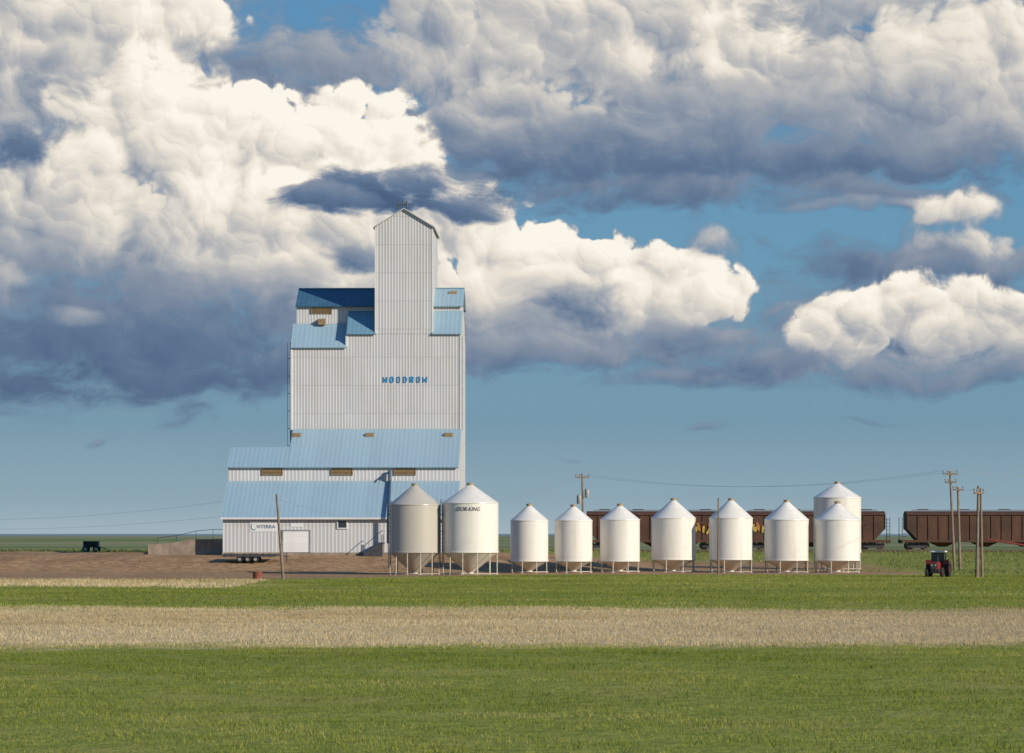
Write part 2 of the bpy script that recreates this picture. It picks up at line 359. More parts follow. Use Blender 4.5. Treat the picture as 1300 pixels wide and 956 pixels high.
def groundmat():
    m=bpy.data.materials.new("prairie_ground"); m.use_nodes=True; n=NT(m.node_tree)
    g=n.n('ShaderNodeNewGeometry').outputs['Position']; x,y,z=n.xyz(g)
    fine=n.noise(g,1.6,5,0.7); mid=n.noise(g,0.25,4,0.6); big=n.noise(n.v('MULTIPLY',g,(0.3,1,1)),0.06,3,0.55)
    wv=n.m('ADD',n.m('MULTIPLY',n.m('SUBTRACT',mid,0.5),14),n.m('MULTIPLY',n.m('SUBTRACT',big,0.5),16))
    yw=n.m('ADD',y,wv)
    gr=n.mixc(n.mr(fine,0.3,0.7),(0.16,0.195,0.03,1),(0.27,0.29,0.055,1))
    gr=n.mixc(n.m('MULTIPLY',n.mr(mid,0.45,0.7),0.45),gr,(0.36,0.31,0.10,1))
    stw=n.mixc(n.mr(fine,0.3,0.7),(0.50,0.38,0.19,1),(0.66,0.52,0.29,1))
    stw=n.mixc(n.mr(x,-4,22,0,0.55),stw,(0.42,0.325,0.19,1))
    dirt=n.mixc(n.mr(fine,0.3,0.7),(0.26,0.155,0.08,1),(0.46,0.295,0.16,1))
    dirt=n.mixc(n.m('MULTIPLY',n.mr(mid,0.4,0.75),0.6),dirt,(0.19,0.105,0.052,1))
    c=gr
    c=n.mixc(n.m('MULTIPLY',n.mr(yw,76,82),n.m('SUBTRACT',1.0,n.mr(yw,113,121))),c,stw)
    sm=n.m('MULTIPLY',n.mr(yw,162,167),n.m('SUBTRACT',1.0,n.mr(yw,184,190)))
    sm=n.m('MULTIPLY',sm,n.m('SUBTRACT',1.0,n.mr(x,-26,-10)))
    c=n.mixc(sm,c,stw)
    st=n.mr(x,-20,4,190,212)
    e0=n.m('SUBTRACT',n.m('ADD',y,n.m('MULTIPLY',wv,0.35)),st)
    dm=n.mr(e0,0,3)
    dm=n.m('MULTIPLY',dm,n.m('SUBTRACT',1.0,n.mr(y,258,275)))
    dm=n.m('MULTIPLY',dm,n.m('SUBTRACT',1.0,n.mr(n.m('ADD',x,n.m('MULTIPLY',wv,0.5)),29,36)))
    c=n.mixc(dm,c,dirt)
    wd=n.m('MULTIPLY',n.mr(mid,0.56,0.66),n.mr(fine,0.45,0.6)); c=n.mixc(n.m('MULTIPLY',wd,n.m('MULTIPLY',dm,0.35)),c,(0.22,0.19,0.08,1))
    far=n.mr(y,420,600); fs=n.noise(n.v('MULTIPLY',g,(0.0012,0.006,0)),1.0,3,0.5)
    fcx=n.ramp(fs,[(0.35,(0.16,0.20,0.07,1)),(0.45,(0.32,0.28,0.15,1)),(0.52,(0.12,0.17,0.07,1)),(0.62,(0.19,0.24,0.09,1)),(0.7,(0.34,0.29,0.19,1))])
    c=n.mixc(far,c,fcx)
    c=n.mixc(n.mr(y,1200,7000,0,0.8),c,(0.22,0.33,0.44,1))  # distance haze painted as blue into the far ground colour
    p=n.n('ShaderNodeBsdfPrincipled'); n.set(p.inputs['Base Color'],c); p.inputs['Roughness'].default_value=0.95
    p.inputs['Specular IOR Level'].default_value=0.1
    bp=n.n('ShaderNodeBump'); bp.inputs['Strength'].default_value=0.6; bp.inputs['Distance'].default_value=0.2; n.set(bp.inputs['Height'],fine); n.set(p.inputs['Normal'],bp.outputs[0])
    o=n.n('ShaderNodeOutputMaterial'); m.node_tree.links.new(p.outputs[0],o.inputs[0]); return m
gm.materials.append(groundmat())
# ---------------------------------------------------------------- grass
def grassmat(name,cols,east=None):
    m=bpy.data.materials.new(name); m.use_nodes=True; n=NT(m.node_tree)
    a=n.n('ShaderNodeAttribute'); a.attribute_name="tint"
    g=n.n('ShaderNodeNewGeometry').outputs['Position']
    f=n.noise(n.v('MULTIPLY',g,(0.45,1,1)),0.5,4,0.7)
    f2=n.noise(n.v('MULTIPLY',g,(0.5,1,1)),0.08,2,0.5)
    t=n.m('ADD',n.m('MULTIPLY_ADD',a.outputs['Fac'],0.28,0.06),n.mr(f,0.32,0.68,0,0.55))
    t=n.m('ADD',t,n.mr(f2,0.35,0.65,-0.14,0.24))
    c=n.ramp(t,cols)
    if east:
        x=n.xyz(g)[0]; c=n.mixc(n.mr(x,-4,22,0,0.55),c,east)
    p=n.n('ShaderNodeBsdfDiffuse'); n.set(p.inputs['Color'],c)
    tr=n.n('ShaderNodeBsdfTranslucent'); n.set(tr.inputs[0],c)
    mx=n.n('ShaderNodeMixShader'); mx.inputs[0].default_value=0.4
    m.node_tree.links.new(p.outputs[0],mx.inputs[1]); m.node_tree.links.new(tr.outputs[0],mx.inputs[2])
    o=n.n('ShaderNodeOutputMaterial'); m.node_tree.links.new(mx.outputs[0],o.inputs[0]); return m
def blades(name,x,y,h,wd,mat):
    n=len(x); z=zt(x,y)
    a=rng.uniform(0,np.pi*2,n); la=rng.uniform(0,np.pi*2,n); ll=h*rng.uniform(0.2,1.1,n)
    dx=np.cos(a)*wd/2; dy=np.sin(a)*wd/2
    V=np.empty((n,3,3)); V[:,0]=np.stack([x-dx,y-dy,z-0.02],1); V[:,1]=np.stack([x+dx,y+dy,z-0.02],1)
    V[:,2]=np.stack([x+np.cos(la)*ll,y+np.sin(la)*ll,z+h],1)
    me=bpy.data.meshes.new(name)
    me.vertices.add(3*n); me.vertices.foreach_set("co",V.ravel())
    me.loops.add(3*n); me.loops.foreach_set("vertex_index",np.arange(3*n,dtype=np.int32))
    me.polygons.add(n); me.polygons.foreach_set("loop_start",np.arange(0,3*n,3,dtype=np.int32))
    try: me.polygons.foreach_set("loop_total",np.full(n,3,dtype=np.int32))
    except Exception: pass
    me.update(calc_edges=True)
    at=me.attributes.new("tint",'FLOAT','POINT'); at.data.foreach_set("value",np.repeat(rng.uniform(0,1,n),3))
    me.materials.append(mat)
    o=bpy.data.objects.new(name,me); COL.objects.link(o); o["kind"]="stuff"; return o
def scatter(n,y0,y1):
    y=np.sqrt(rng.uniform(y0*y0,y1*y1,n)); x=rng.uniform(-1,1,n)*(0.2*y+4); return x,y
def edge(x,y): return 3.0*sn(x,y,0.12)+1.8*sn(x,y,0.5,3)+1.2*sn(x,y,1.7,5)+rng.normal(0,0.9,len(x))
GC=[(0.0,(0.12,0.155,0.022,1)),(0.3,(0.20,0.24,0.036,1)),(0.65,(0.31,0.33,0.062,1)),(1.0,(0.50,0.44,0.15,1))]
SC=[(0.0,(0.40,0.29,0.14,1)),(0.35,(0.57,0.44,0.23,1)),(0.7,(0.68,0.55,0.31,1)),(1.0,(0.74,0.62,0.40,1))]
x,y=scatter(210000,34,86); k=(y+edge(x,y))<80.5
cl=np.clip(0.55+0.45*sn(x,y,0.9)+0.4*sn(x,y,2.6,4),0.12,1.6); k&=rng.uniform(0,1,len(x))<(0.4+cl); x,y,cl=x[k],y[k],cl[k]
h=rng.uniform(0.02,0.09,len(x))*cl+0.02
g1=blades("meadow_grass",x,y,h,rng.uniform(0.010,0.026,len(x)),grassmat("green_grass",GC))
x,y=scatter(190000,72,128); e=y+edge(x,y); k=(e>78.5)&(e<118.5); x,y=x[k],y[k]
cl=np.clip(0.7+0.4*sn(x,y,0.8),0.25,1.4)
g2=blades("dry_grass",x,y,rng.uniform(0.02,0.12,len(x))*cl+0.02,rng.uniform(0.015,0.04,len(x)),grassmat("straw_grass",SC,(0.46,0.36,0.21,1)))
x,y=scatter(180000,110,212); e=y+edge(x,y); lim=np.where(x<-15,190,np.where(x>2,210,190+(x+15)/17*20)); k=(e>116.5)&(e<lim)
strip=(e>162)&(e<188)&(x<-16); k=k&~strip; x0_,y0_=x[strip],y[strip]; x,y=x[k],y[k]
g3=blades("pasture_grass",x,y,rng.uniform(0.03,0.12,len(x))*np.clip(0.6+0.5*sn(x,y,0.7),0.2,1.3)+0.02,rng.uniform(0.03,0.06,len(x)),grassmat("pasture_green",GC))
g5=blades("straw_strip",x0_,y0_,rng.uniform(0.05,0.22,len(x0_)),rng.uniform(0.03,0.08,len(x0_)),grassmat("straw_strip_grass",SC))
x=rng.uniform(-60,75,60000); y=rng.uniform(212,345,60000); k=(sn(x,y,0.22,2)+0.5*sn(x,y,0.9,5)>0.6)|((x>33)&(rng.uniform(0,1,60000)<0.6))|((y>268)&(rng.uniform(0,1,60000)<0.5)); 
k&=~((y>233)&(y<256)&(x>-26)&(x<-2)); k&=~((y>315)&(y<325)); k&=~((x<0)&(y<262)&(rng.uniform(0,1,60000)<0.85)); x,y=x[k],y[k]
g4=blades("weeds",x,y,rng.uniform(0.08,0.35,len(x)),rng.uniform(0.04,0.12,len(x)),grassmat("weed_green",[(0.0,(0.10,0.14,0.03,1)),(0.5,(0.2,0.23,0.07,1)),(1.0,(0.42,0.35,0.17,1))]))
# ---------------------------------------------------------------- ELEVATOR
D0=243.0; O=Vector((PX(438,D0),D0,1.3)); zg=0.9
E=empty("grain_elevator",O,"tall white corrugated grain elevator with blue metal roofs","grain elevator",rot=math.radians(-1.3))
def X_(x,dep=0): return PX(x,D0+dep)
def Z_(y,dep=0): return PZ(y,D0+dep)
def Y_(dep): return D0+dep
def part(g,name,mat,parent=E,**k): return g.make(name,mat,parent,O,**k)
g=G()
g.exX(X_(370),X_(440),[(Y_(0),zg),(Y_(0),Z_(440)),(Y_(2.2),Z_(412,2.2)),(Y_(7.8),Z_(412,2.2)),(Y_(10),Z_(440)),(Y_(10),zg)])
g.exX(X_(440),X_(585),[(Y_(0),zg),(Y_(0),Z_(423)),(Y_(2.2),Z_(396,2.2)),(Y_(7.8),Z_(396,2.2)),(Y_(10),Z_(423)),(Y_(10),zg)])
wall=part(g,"wall",M_wall)
def slab(x0,x1,a,b,t=0.09,lift=0.012,mat=None):
    g=G(); dy=b[0]-a[0]; dz=b[1]-a[1]; L=math.hypot(dy,dz); ny,nz=-dz/L,dy/L
    if nz<0: ny,nz=-ny,-nz
    p=[(Y_(a[0])+ny*lift,a[1]+nz*lift),(Y_(b[0])+ny*lift,b[1]+nz*lift),(Y_(b[0])+ny*(lift+t),b[1]+nz*(lift+t)),(Y_(a[0])+ny*(lift+t),a[1]+nz*(lift+t))]
    g.exX(x0,x1,p); return part(g,"roof",mat or M_roof)
def ext(a,b,e):
    dy=a[0]-b[0]; dz=a[1]-b[1]; L=math.hypot(dy,dz); return (a[0]+dy/L*e,a[1]+dz/L*e)
a=(0,Z_(440)); b=(2.2,Z_(412,2.2)); slab(X_(369),X_(440)-0.003,ext(a,b,0.25),b,mat=M_roof)
a2=(10,Z_(440)); b2=(7.8,Z_(412,2.2)); slab(X_(369),X_(440)-0.003,ext(a2,b2,0.25),b2)
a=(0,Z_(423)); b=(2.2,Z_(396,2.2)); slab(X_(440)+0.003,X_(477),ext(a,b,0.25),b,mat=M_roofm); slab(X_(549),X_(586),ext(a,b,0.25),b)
a2=(10,Z_(423)); b2=(7.8,Z_(396,2.2)); slab(X_(440)+0.003,X_(586),ext(a2,b2,0.25),b2)
cup=part(G().exX(X_(373),X_(584),[(Y_(2.25),Z_(414)),(Y_(2.25),Z_(388,2.2)),(Y_(5),Z_(368,5)),(Y_(7.75),Z_(388,2.2)),(Y_(7.75),Z_(414))]),"cupola",M_wall)
a=(2.25,Z_(388,2.2)); r=(5,Z_(368,5))
rf=slab(X_(372),X_(500),ext(a,r,0.3),r,mat=M_roofshadow); rf["label"]="cupola roof sheet with tower shadow in its dark blue"
slab(X_(500)+0.004,X_(587),ext(a,r,0.3),r)
c_=(7.75,Z_(388,2.2)); slab(X_(372),X_(587),ext(c_,r,0.3),r)
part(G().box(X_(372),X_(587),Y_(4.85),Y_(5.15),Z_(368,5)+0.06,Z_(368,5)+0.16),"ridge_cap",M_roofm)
tw=part(G().exY(Y_(-0.03),Y_(9.2),[(X_(477),Z_(424)),(X_(477),Z_(288)),(X_(513),Z_(266)),(X_(549),Z_(288)),(X_(549),Z_(424))]),"tower",M_wall)
for sx in(-1,1):
    g=G(); xe=X_(513)+sx*(X_(549)-X_(513)+0.22); xc=X_(513); ze=Z_(288)-0.13; zc=Z_(266)
    g.exY(Y_(-0.25),Y_(9.4),[(xe,ze+0.012),(xc,zc+0.012),(xc,zc+0.1),(xe,ze+0.1)])
    part(g,"roof",M_roofy)
g=G(); xm=X_(510); zr=Z_(266)
g.tube((xm,Y_(1.5),zr-0.2),(xm,Y_(1.5),zr+0.95),0.04); g.tube((xm-0.45,Y_(1.5),zr+0.5),(xm+0.4,Y_(1.5),zr+0.62),0.03)
g.tube((xm+0.35,Y_(1.5),zr+0.35),(xm+0.35,Y_(1.5),zr+0.9),0.09,0.06); g.tube((xm-0.4,Y_(1.5),zr+0.3),(xm-0.4,Y_(1.5),zr+0.8),0.05)
part(g,"antenna",M_dark)
for xx,zb,ztp in((370,546,440),(440,440,423),(585,546,423)):
    part(G().box(X_(xx)-0.08,X_(xx)+0.08,Y_(-0.05),Y_(0.1),Z_(zb),Z_(ztp)-0.1),"corner_trim",M_trim)
for xx in(477,549): part(G().box(X_(xx)-0.07,X_(xx)+0.07,Y_(-0.08),Y_(0.05),Z_(424),Z_(289)),"corner_trim",M_trim)
W=G()
W.exX(X_(367,-5),X_(583,-5),[(Y_(-5),zg),(Y_(-5),Z_(592,-5)),(Y_(-0.02),Z_(546)),(Y_(-0.02),zg)])
W.exX(X_(291,-5),X_(367,-5)-0.004,[(Y_(-5),zg),(Y_(-5),Z_(592,-5)),(Y_(-2.5),Z_(569,-2.5)),(Y_(4),Z_(610,4)),(Y_(4),zg)])
part(W,"annex_wall",M_wall2)
a=(-5,Z_(592,-5)); b=(-0.05,Z_(546)); slab(X_(366,-5),X_(584.5,-5),ext(a,b,0.3),b)
a=(-5,Z_(592,-5)); b=(-2.5,Z_(569,-2.5)); slab(X_(290,-5),X_(366,-5)-0.01,ext(a,b,0.3),b); a=(4,Z_(610,4)); slab(X_(290,-5),X_(366,-5)-0.01,ext(a,b,0.3),b)
g=G()
xl=X_(285.5,-9); xu=X_(290,-5); xr=X_(583,-9)
g.add([(xl,Y_(-9),zg),(xl,Y_(-9),Z_(656,-9)),(xu,Y_(-5.01),Z_(612,-5)),(xu,Y_(-5.01),zg),(xr,Y_(-9),zg),(xr,Y_(-9),Z_(656,-9)),(xr,Y_(-5.01),Z_(612,-5)),(xr,Y_(-5.01),zg)],
 [(0,1,2,3),(7,6,5,4),(0,4,5,1),(1,5,6,2),(2,6,7,3)])
part(g,"office_wall",M_wall2)
g=G(); a=(-9.3,Z_(656,-9)-0.15); b=(-5.02,Z_(612,-5))
dy=b[0]-a[0]; dz=b[1]-a[1]; L=math.hypot(dy,dz); ny,nz=-dz/L,dy/L
def off(p,k): return (Y_(p[0])+ny*k,p[1]+nz*k)
vs=[]
for k in(0.015,0.11):
    pa=off(a,k); pb=off(b,k)
    vs+=[(X_(283.5,-9),pa[0],pa[1]),(X_(584.5,-9),pa[0],pa[1]),(X_(584.5,-9),pb[0],pb[1]),(X_(290,-5),pb[0],pb[1])]
g.add(vs,[(0,3,2,1),(4,5,6,7),(0,1,5,4),(1,2,6,5),(2,3,7,6),(3,0,4,7)])
part(g,"roof",M_roof)
part(G().box(X_(283.5,-9),X_(584,-9),Y_(-9.42),Y_(-9.30),Z_(656,-9)-0.22,Z_(656,-9)-0.06),"gutter",M_trim)
part(G().box(xl-0.05,xr,Y_(-9.06),Y_(-8.98),zg,1.52),"foundation",M_conc)
def louver(x0,x1,y0,y1,dep):
    g=G(); n=5; za=Z_(y1,dep); zb=Z_(y0,dep)
    for i in range(n):
        z0=za+(zb-za)*i/n; g.exX(X_(x0,dep),X_(x1,dep),[(Y_(dep-0.03),z0),(Y_(dep-0.12),z0),(Y_(dep-0.03),z0+(zb-za)/n*0.9)])
    g.box(X_(x0,dep)-0.04,X_(x0,dep),Y_(dep-0.13),Y_(dep),za-0.03,zb+0.03); g.box(X_(x1,dep),X_(x1,dep)+0.04,Y_(dep-0.13),Y_(dep),za-0.03,zb+0.03)
    part(g,"vent",M_brown)
for a_ in((335,360),(423,449),(503,529)): louver(a_[0],a_[1],594,603,-5)
louver(395,420,391,398,2.25)
def hood(x,y,dep,s=0.35):
    g=G(); z=Z_(y,dep); g.exX(X_(x,dep)-s,X_(x,dep)+s,[(Y_(dep-0.3),z-0.45),(Y_(dep-0.35),z),(Y_(dep+0.3),z+0.12),(Y_(dep+0.3),z-0.45)]); part(g,"vent",M_brown)
for xx in(377,470,570): hood(xx,551,-0.9)
hood(408,406,1.9,0.3); hood(574,371,4.3,0.3)
g=G(); xa=X_(367.3); z0=Z_(570); z1=Z_(434)
for yy in(0.8,1.4): g.tube((xa,Y_(yy),z0),(xa,Y_(yy),z1),0.03,n=6)
zz=z0
while zz<z1:
    g.tube((xa,Y_(0.8),zz),(xa,Y_(1.4),zz),0.02,n=5)
    zz+=0.45
zz=z0+0.3
while zz<z1:
    g.box(xa,X_(370),Y_(0.78),Y_(0.84),zz,zz+0.04); g.tube((xa-0.28,Y_(1.1),zz),(xa,Y_(0.8),zz),0.02,n=5); g.tube((xa-0.28,Y_(1.1),zz),(xa,Y_(1.4),zz),0.02,n=5); zz+=1.5
g.tube((xa-0.28,Y_(1.1),z0+0.3),(xa-0.28,Y_(1.1),z1),0.018,n=6)
part(g,"ladder",M_dark)
g=G(); p0=(X_(497,-5),Y_(-5.35),Z_(597,-5)); p1=(X_(497,-5),Y_(-5.4),Z_(611,-5)); p2=(X_(497,-9),Y_(-9.75),Z_(655,-9)+0.05); p3=(X_(497,-9),Y_(-9.75),Z_(690,-9))
g.tube(p0,p1,0.13); g.tube(p1,p2,0.13); g.tube(p2,p3,0.13); g.tube((p0[0],p0[1],p0[2]-0.1),(X_(483,-5),Y_(-5.5),Z_(610,-5)),0.07); part(g,"duct",M_duct)
g=G(); g.tube((X_(585)+0.12,Y_(0.25),Z_(423)-0.2),(X_(585)+0.12,Y_(0.25),Z_(546)),0.06,n=6); part(g,"drainpipe",M_grey)
# block capital letters made of straight strokes
LET={'W':[((0,1),(0.1,0)),((0.1,0),(0.5,0.62)),((0.5,0.62),(0.9,0)),((0.9,0),(1,1))],
 'O':[((0.22,0),(0,0.2)),((0,0.2),(0,0.8)),((0,0.8),(0.22,1)),((0.22,1),(0.78,1)),((0.78,1),(1,0.8)),((1,0.8),(1,0.2)),((1,0.2),(0.78,0)),((0.78,0),(0.22,0))],
 'D':[((0,0),(0,1)),((0,1),(0.7,1)),((0.7,1),(1,0.75)),((1,0.75),(1,0.25)),((1,0.25),(0.7,0)),((0.7,0),(0,0))],
 'R':[((0,0),(0,1)),((0,1),(0.8,1)),((0.8,1),(1,0.85)),((1,0.85),(1,0.62)),((1,0.62),(0.8,0.47)),((0.8,0.47),(0,0.47)),((0.6,0.47),(1,0))]}
cell=(544-485)/7.0
for i,ch in enumerate("WOODROW"):
    wd_=6.0 if ch=='W' else 4.7
    cx_=485+cell*(i+0.5); x0=X_(cx_-wd_/2)+0.04; x1=X_(cx_+wd_/2)-0.04; z0=Z_(485.9)+0.04; z1=Z_(478.2)-0.04; sw=0.035 if ch=='W' else 0.039
    g=G()
    for k,(p,q) in enumerate(LET[ch]):
        a=Vector((x0+p[0]*(x1-x0),0,z0+p[1]*(z1-z0))); b=Vector((x0+q[0]*(x1-x0),0,z0+q[1]*(z1-z0)))
        d=(b-a).normalized(); nn=Vector((-d.z,0,d.x))*sw; a=a-d*sw*0.7; b=b+d*sw*0.7
        yf=Y_(-0.06)-0.002*k
        g.exY(yf,Y_(-0.04),[(a.x+nn.x,a.z+nn.z),(b.x+nn.x,b.z+nn.z),(b.x-nn.x,b.z-nn.z),(a.x-nn.x,a.z-nn.z)])
    part(g,"letter",M_blue)
def P9(x): return X_(x,-9)
def Q9(y): return Z_(y,-9)
dr=part(G().box(P9(363),P9(396),Y_(-9.07),Y_(-9.0),Q9(701),Q9(674)),"garage_door",M_door)
g=G(); g.box(P9(361.5),P9(363),Y_(-9.12),Y_(-9.0),Q9(701),Q9(672.5)); g.box(P9(396),P9(397.5),Y_(-9.12),Y_(-9.0),Q9(701),Q9(672.5)); g.box(P9(363),P9(396),Y_(-9.12),Y_(-9.0),Q9(674),Q9(672.5)); part(g,"door_frame",M_grey)
part(G().box(P9(432.5),P9(443),Y_(-9.05),Y_(-9.0),Q9(670),Q9(661)),"window",M_glass)
g=G()
for bx in((431,432.5,659.5,671.5),(443,444.5,659.5,671.5)): g.box(P9(bx[0]),P9(bx[1]),Y_(-9.09),Y_(-9.0),Q9(bx[3]),Q9(bx[2]))
g.box(P9(432.5),P9(443),Y_(-9.09),Y_(-9.0),Q9(671.5),Q9(670)); g.box(P9(432.5),P9(443),Y_(-9.09),Y_(-9.0),Q9(661),Q9(659.5)); part(g,"window_frame",M_trim)
part(G().box(P9(320.5),P9(354.5),Y_(-9.03),Y_(-9.0),Q9(675),Q9(661.5)),"sign_board",M_sign)
textmesh("sign_lettering","VITERRA",P9(328.5),P9(352.5),Q9(670.6),Q9(666.4),Y_(-9.03),M_navy,E,O,offset=0.0)
g=G(); cxp,czp=P9(325),Q9(668.4)
ring=[]
for i in range(9):
    t=2.2+i*0.42; ring.append((t,0.05+0.04*math.sin(i/8*math.pi)))
for (t0,w0),(t1,w1) in zip(ring[:-1],ring[1:]):
    g.add([(cxp+0.17*math.cos(t0),Y_(-9.035),czp+0.25*math.sin(t0)),(cxp+0.17*math.cos(t1),Y_(-9.035),czp+0.25*math.sin(t1)),(cxp+(0.17+w1)*math.cos(t1),Y_(-9.035),czp+(0.25+w1)*math.sin(t1)),(cxp+(0.17+w0)*math.cos(t0),Y_(-9.035),czp+(0.25+w0)*math.sin(t0))],[(0,1,2,3)])
part(g,"sign_logo",M_green)
part(G().box(P9(372),P9(388),Y_(-9.03),Y_(-9.0),Q9(669),Q9(664)),"sign_board",M_sign)
g=G()
for i in range(5): g.box(P9(466)+i*0.3,P9(466)+0.3+i*0.3,Y_(-10.2),Y_(-9.1),zg,1.35+0.2*(i+1))
g.box(P9(466)+1.5,P9(492),Y_(-10.2),Y_(-9.1),2.25,2.35)
for xx in(P9(466)+0.1,P9(466)+1.5,P9(491)): g.tube((xx,Y_(-10.2),1.4),(xx,Y_(-10.2),3.0 if xx>P9(468) else 2.1),0.03,n=6)
g.tube((P9(466)+0.1,Y_(-10.2),2.1),(P9(466)+1.5,Y_(-10.2),3.3),0.03,n=6); g.tube((P9(466)+1.5,Y_(-10.2),3.3),(P9(491),Y_(-10.2),3.3),0.03,n=6)
part(g,"stairs",M_dark)
# ---------------------------------------------------------------- loading ramp
dr_=236.0; Or=Vector((PX(236,dr_),dr_,1.2))
R=empty("loading_ramp",Or,"brown weathered concrete truck ramp with side walls","ramp")
def rx(x): return PX(x,dr_)
def rz(y): return PZ(y,dr_)
for yy in(0.0,5.0):
    g=G().exY(dr_+yy,dr_+yy+0.35,[(rx(188),0.7),(rx(188),rz(691)),(rx(214),rz(690)),(rx(240),rz(685)),(rx(283),rz(684)),(rx(283),0.7)])
    g.make("side_wall",M_conc,R,Or)
G().exY(dr_+0.36,dr_+4.99,[(rx(170),1.0),(rx(188),rz(699)),(rx(240),rz(688)),(rx(283),rz(687)),(rx(283),1.0)]).make("deck",M_conc,R,Or)
g=G(); pts=[(190,683),(215,680),(240,674),(262,672),(283,672)]
for a_,b_ in zip(pts[:-1],pts[1:]): g.tube((rx(a_[0]),dr_+5.2,rz(a_[1])),(rx(b_[0]),dr_+5.2,rz(b_[1])),0.022,n=6)
for a_ in pts: g.tube((rx(a_[0]),dr_+5.2,rz(a_[1])),(rx(a_[0]),dr_+5.2,rz(690)),0.022,n=6)
g.make("railing",M_grey,R,Or)
# ---------------------------------------------------------------- wheels
def wheel(parent,O_,c,r,wd,axis='Y',rim=M_grey):
    c=Vector(c); ax=Vector((0,1,0)) if axis=='Y' else Vector((1,0,0))
    def rv(g,prof):
        n=24; k=len(prof); vs=[]
        u=Vector((0,0,1)); v_=ax.cross(u)
        for(rr,t) in prof:
            for i in range(n):
                an=2*math.pi*i/n; vs.append(c+ax*t+u*math.cos(an)*rr+v_*math.sin(an)*rr)
        fs=[(j*n+i,j*n+(i+1)%n,((j+1)%k)*n+(i+1)%n,((j+1)%k)*n+i) for j in range(k) for i in range(n)]
        return g.add(vs,fs)
    h=wd/2
    t=rv(G(),[(r*0.55,-h*0.8),(r*0.85,-h),(r,-h*0.6),(r,h*0.6),(r*0.85,h),(r*0.55,h*0.8)]).make("wheel",M_tyre,parent,O_,smooth=True)
    g=G(); rv(g,[(r*0.54,-h*0.5),(r*0.2,-h*0.3),(r*0.02,-h*0.4),(r*0.02,h*0.4),(r*0.2,h*0.3),(r*0.54,h*0.5)])
    rm=g.make("rim",rim,None,O_,smooth=True); rm.parent=t; rm.location=(0,0,0)
    return t
# ---------------------------------------------------------------- flatbed trailer
dt,zt0=find_d(330,713.5); Ot=Vector((PX(322,dt),dt,zt0))
T_=empty("flatbed_trailer",Ot,"dark low flatbed trailer parked in front of the office","trailer")
def tx(x): return PX(x,dt)
g=G(); g.box(tx(284),tx(352),dt-1.1,dt+1.1,zt0+0.5,zt0+0.64); g.box(tx(284),tx(352),dt-1.15,dt-1.05,zt0+0.43,zt0+0.54)
for xx in range(288,352,8): g.box(tx(xx)-0.04,tx(xx)+0.04,dt-1.16,dt-1.1,zt0+0.4,zt0+0.7)
g.make("deck",M_dark,T_,Ot)
for xx in(306,316,326):
    for yy in(-0.95,0.95): wheel(T_,Ot,(tx(xx),dt+yy,zt0+0.26),0.27,0.2)
g=G(); g.tube((tx(352),dt-0.9,zt0+0.56),(tx(366),dt,zt0+0.45),0.05); g.tube((tx(352),dt+0.9,zt0+0.56),(tx(366),dt,zt0+0.45),0.05); g.tube((tx(364),dt,zt0-0.02),(tx(364),dt,zt0+0.75),0.04); g.make("hitch",M_dark,T_,Ot)
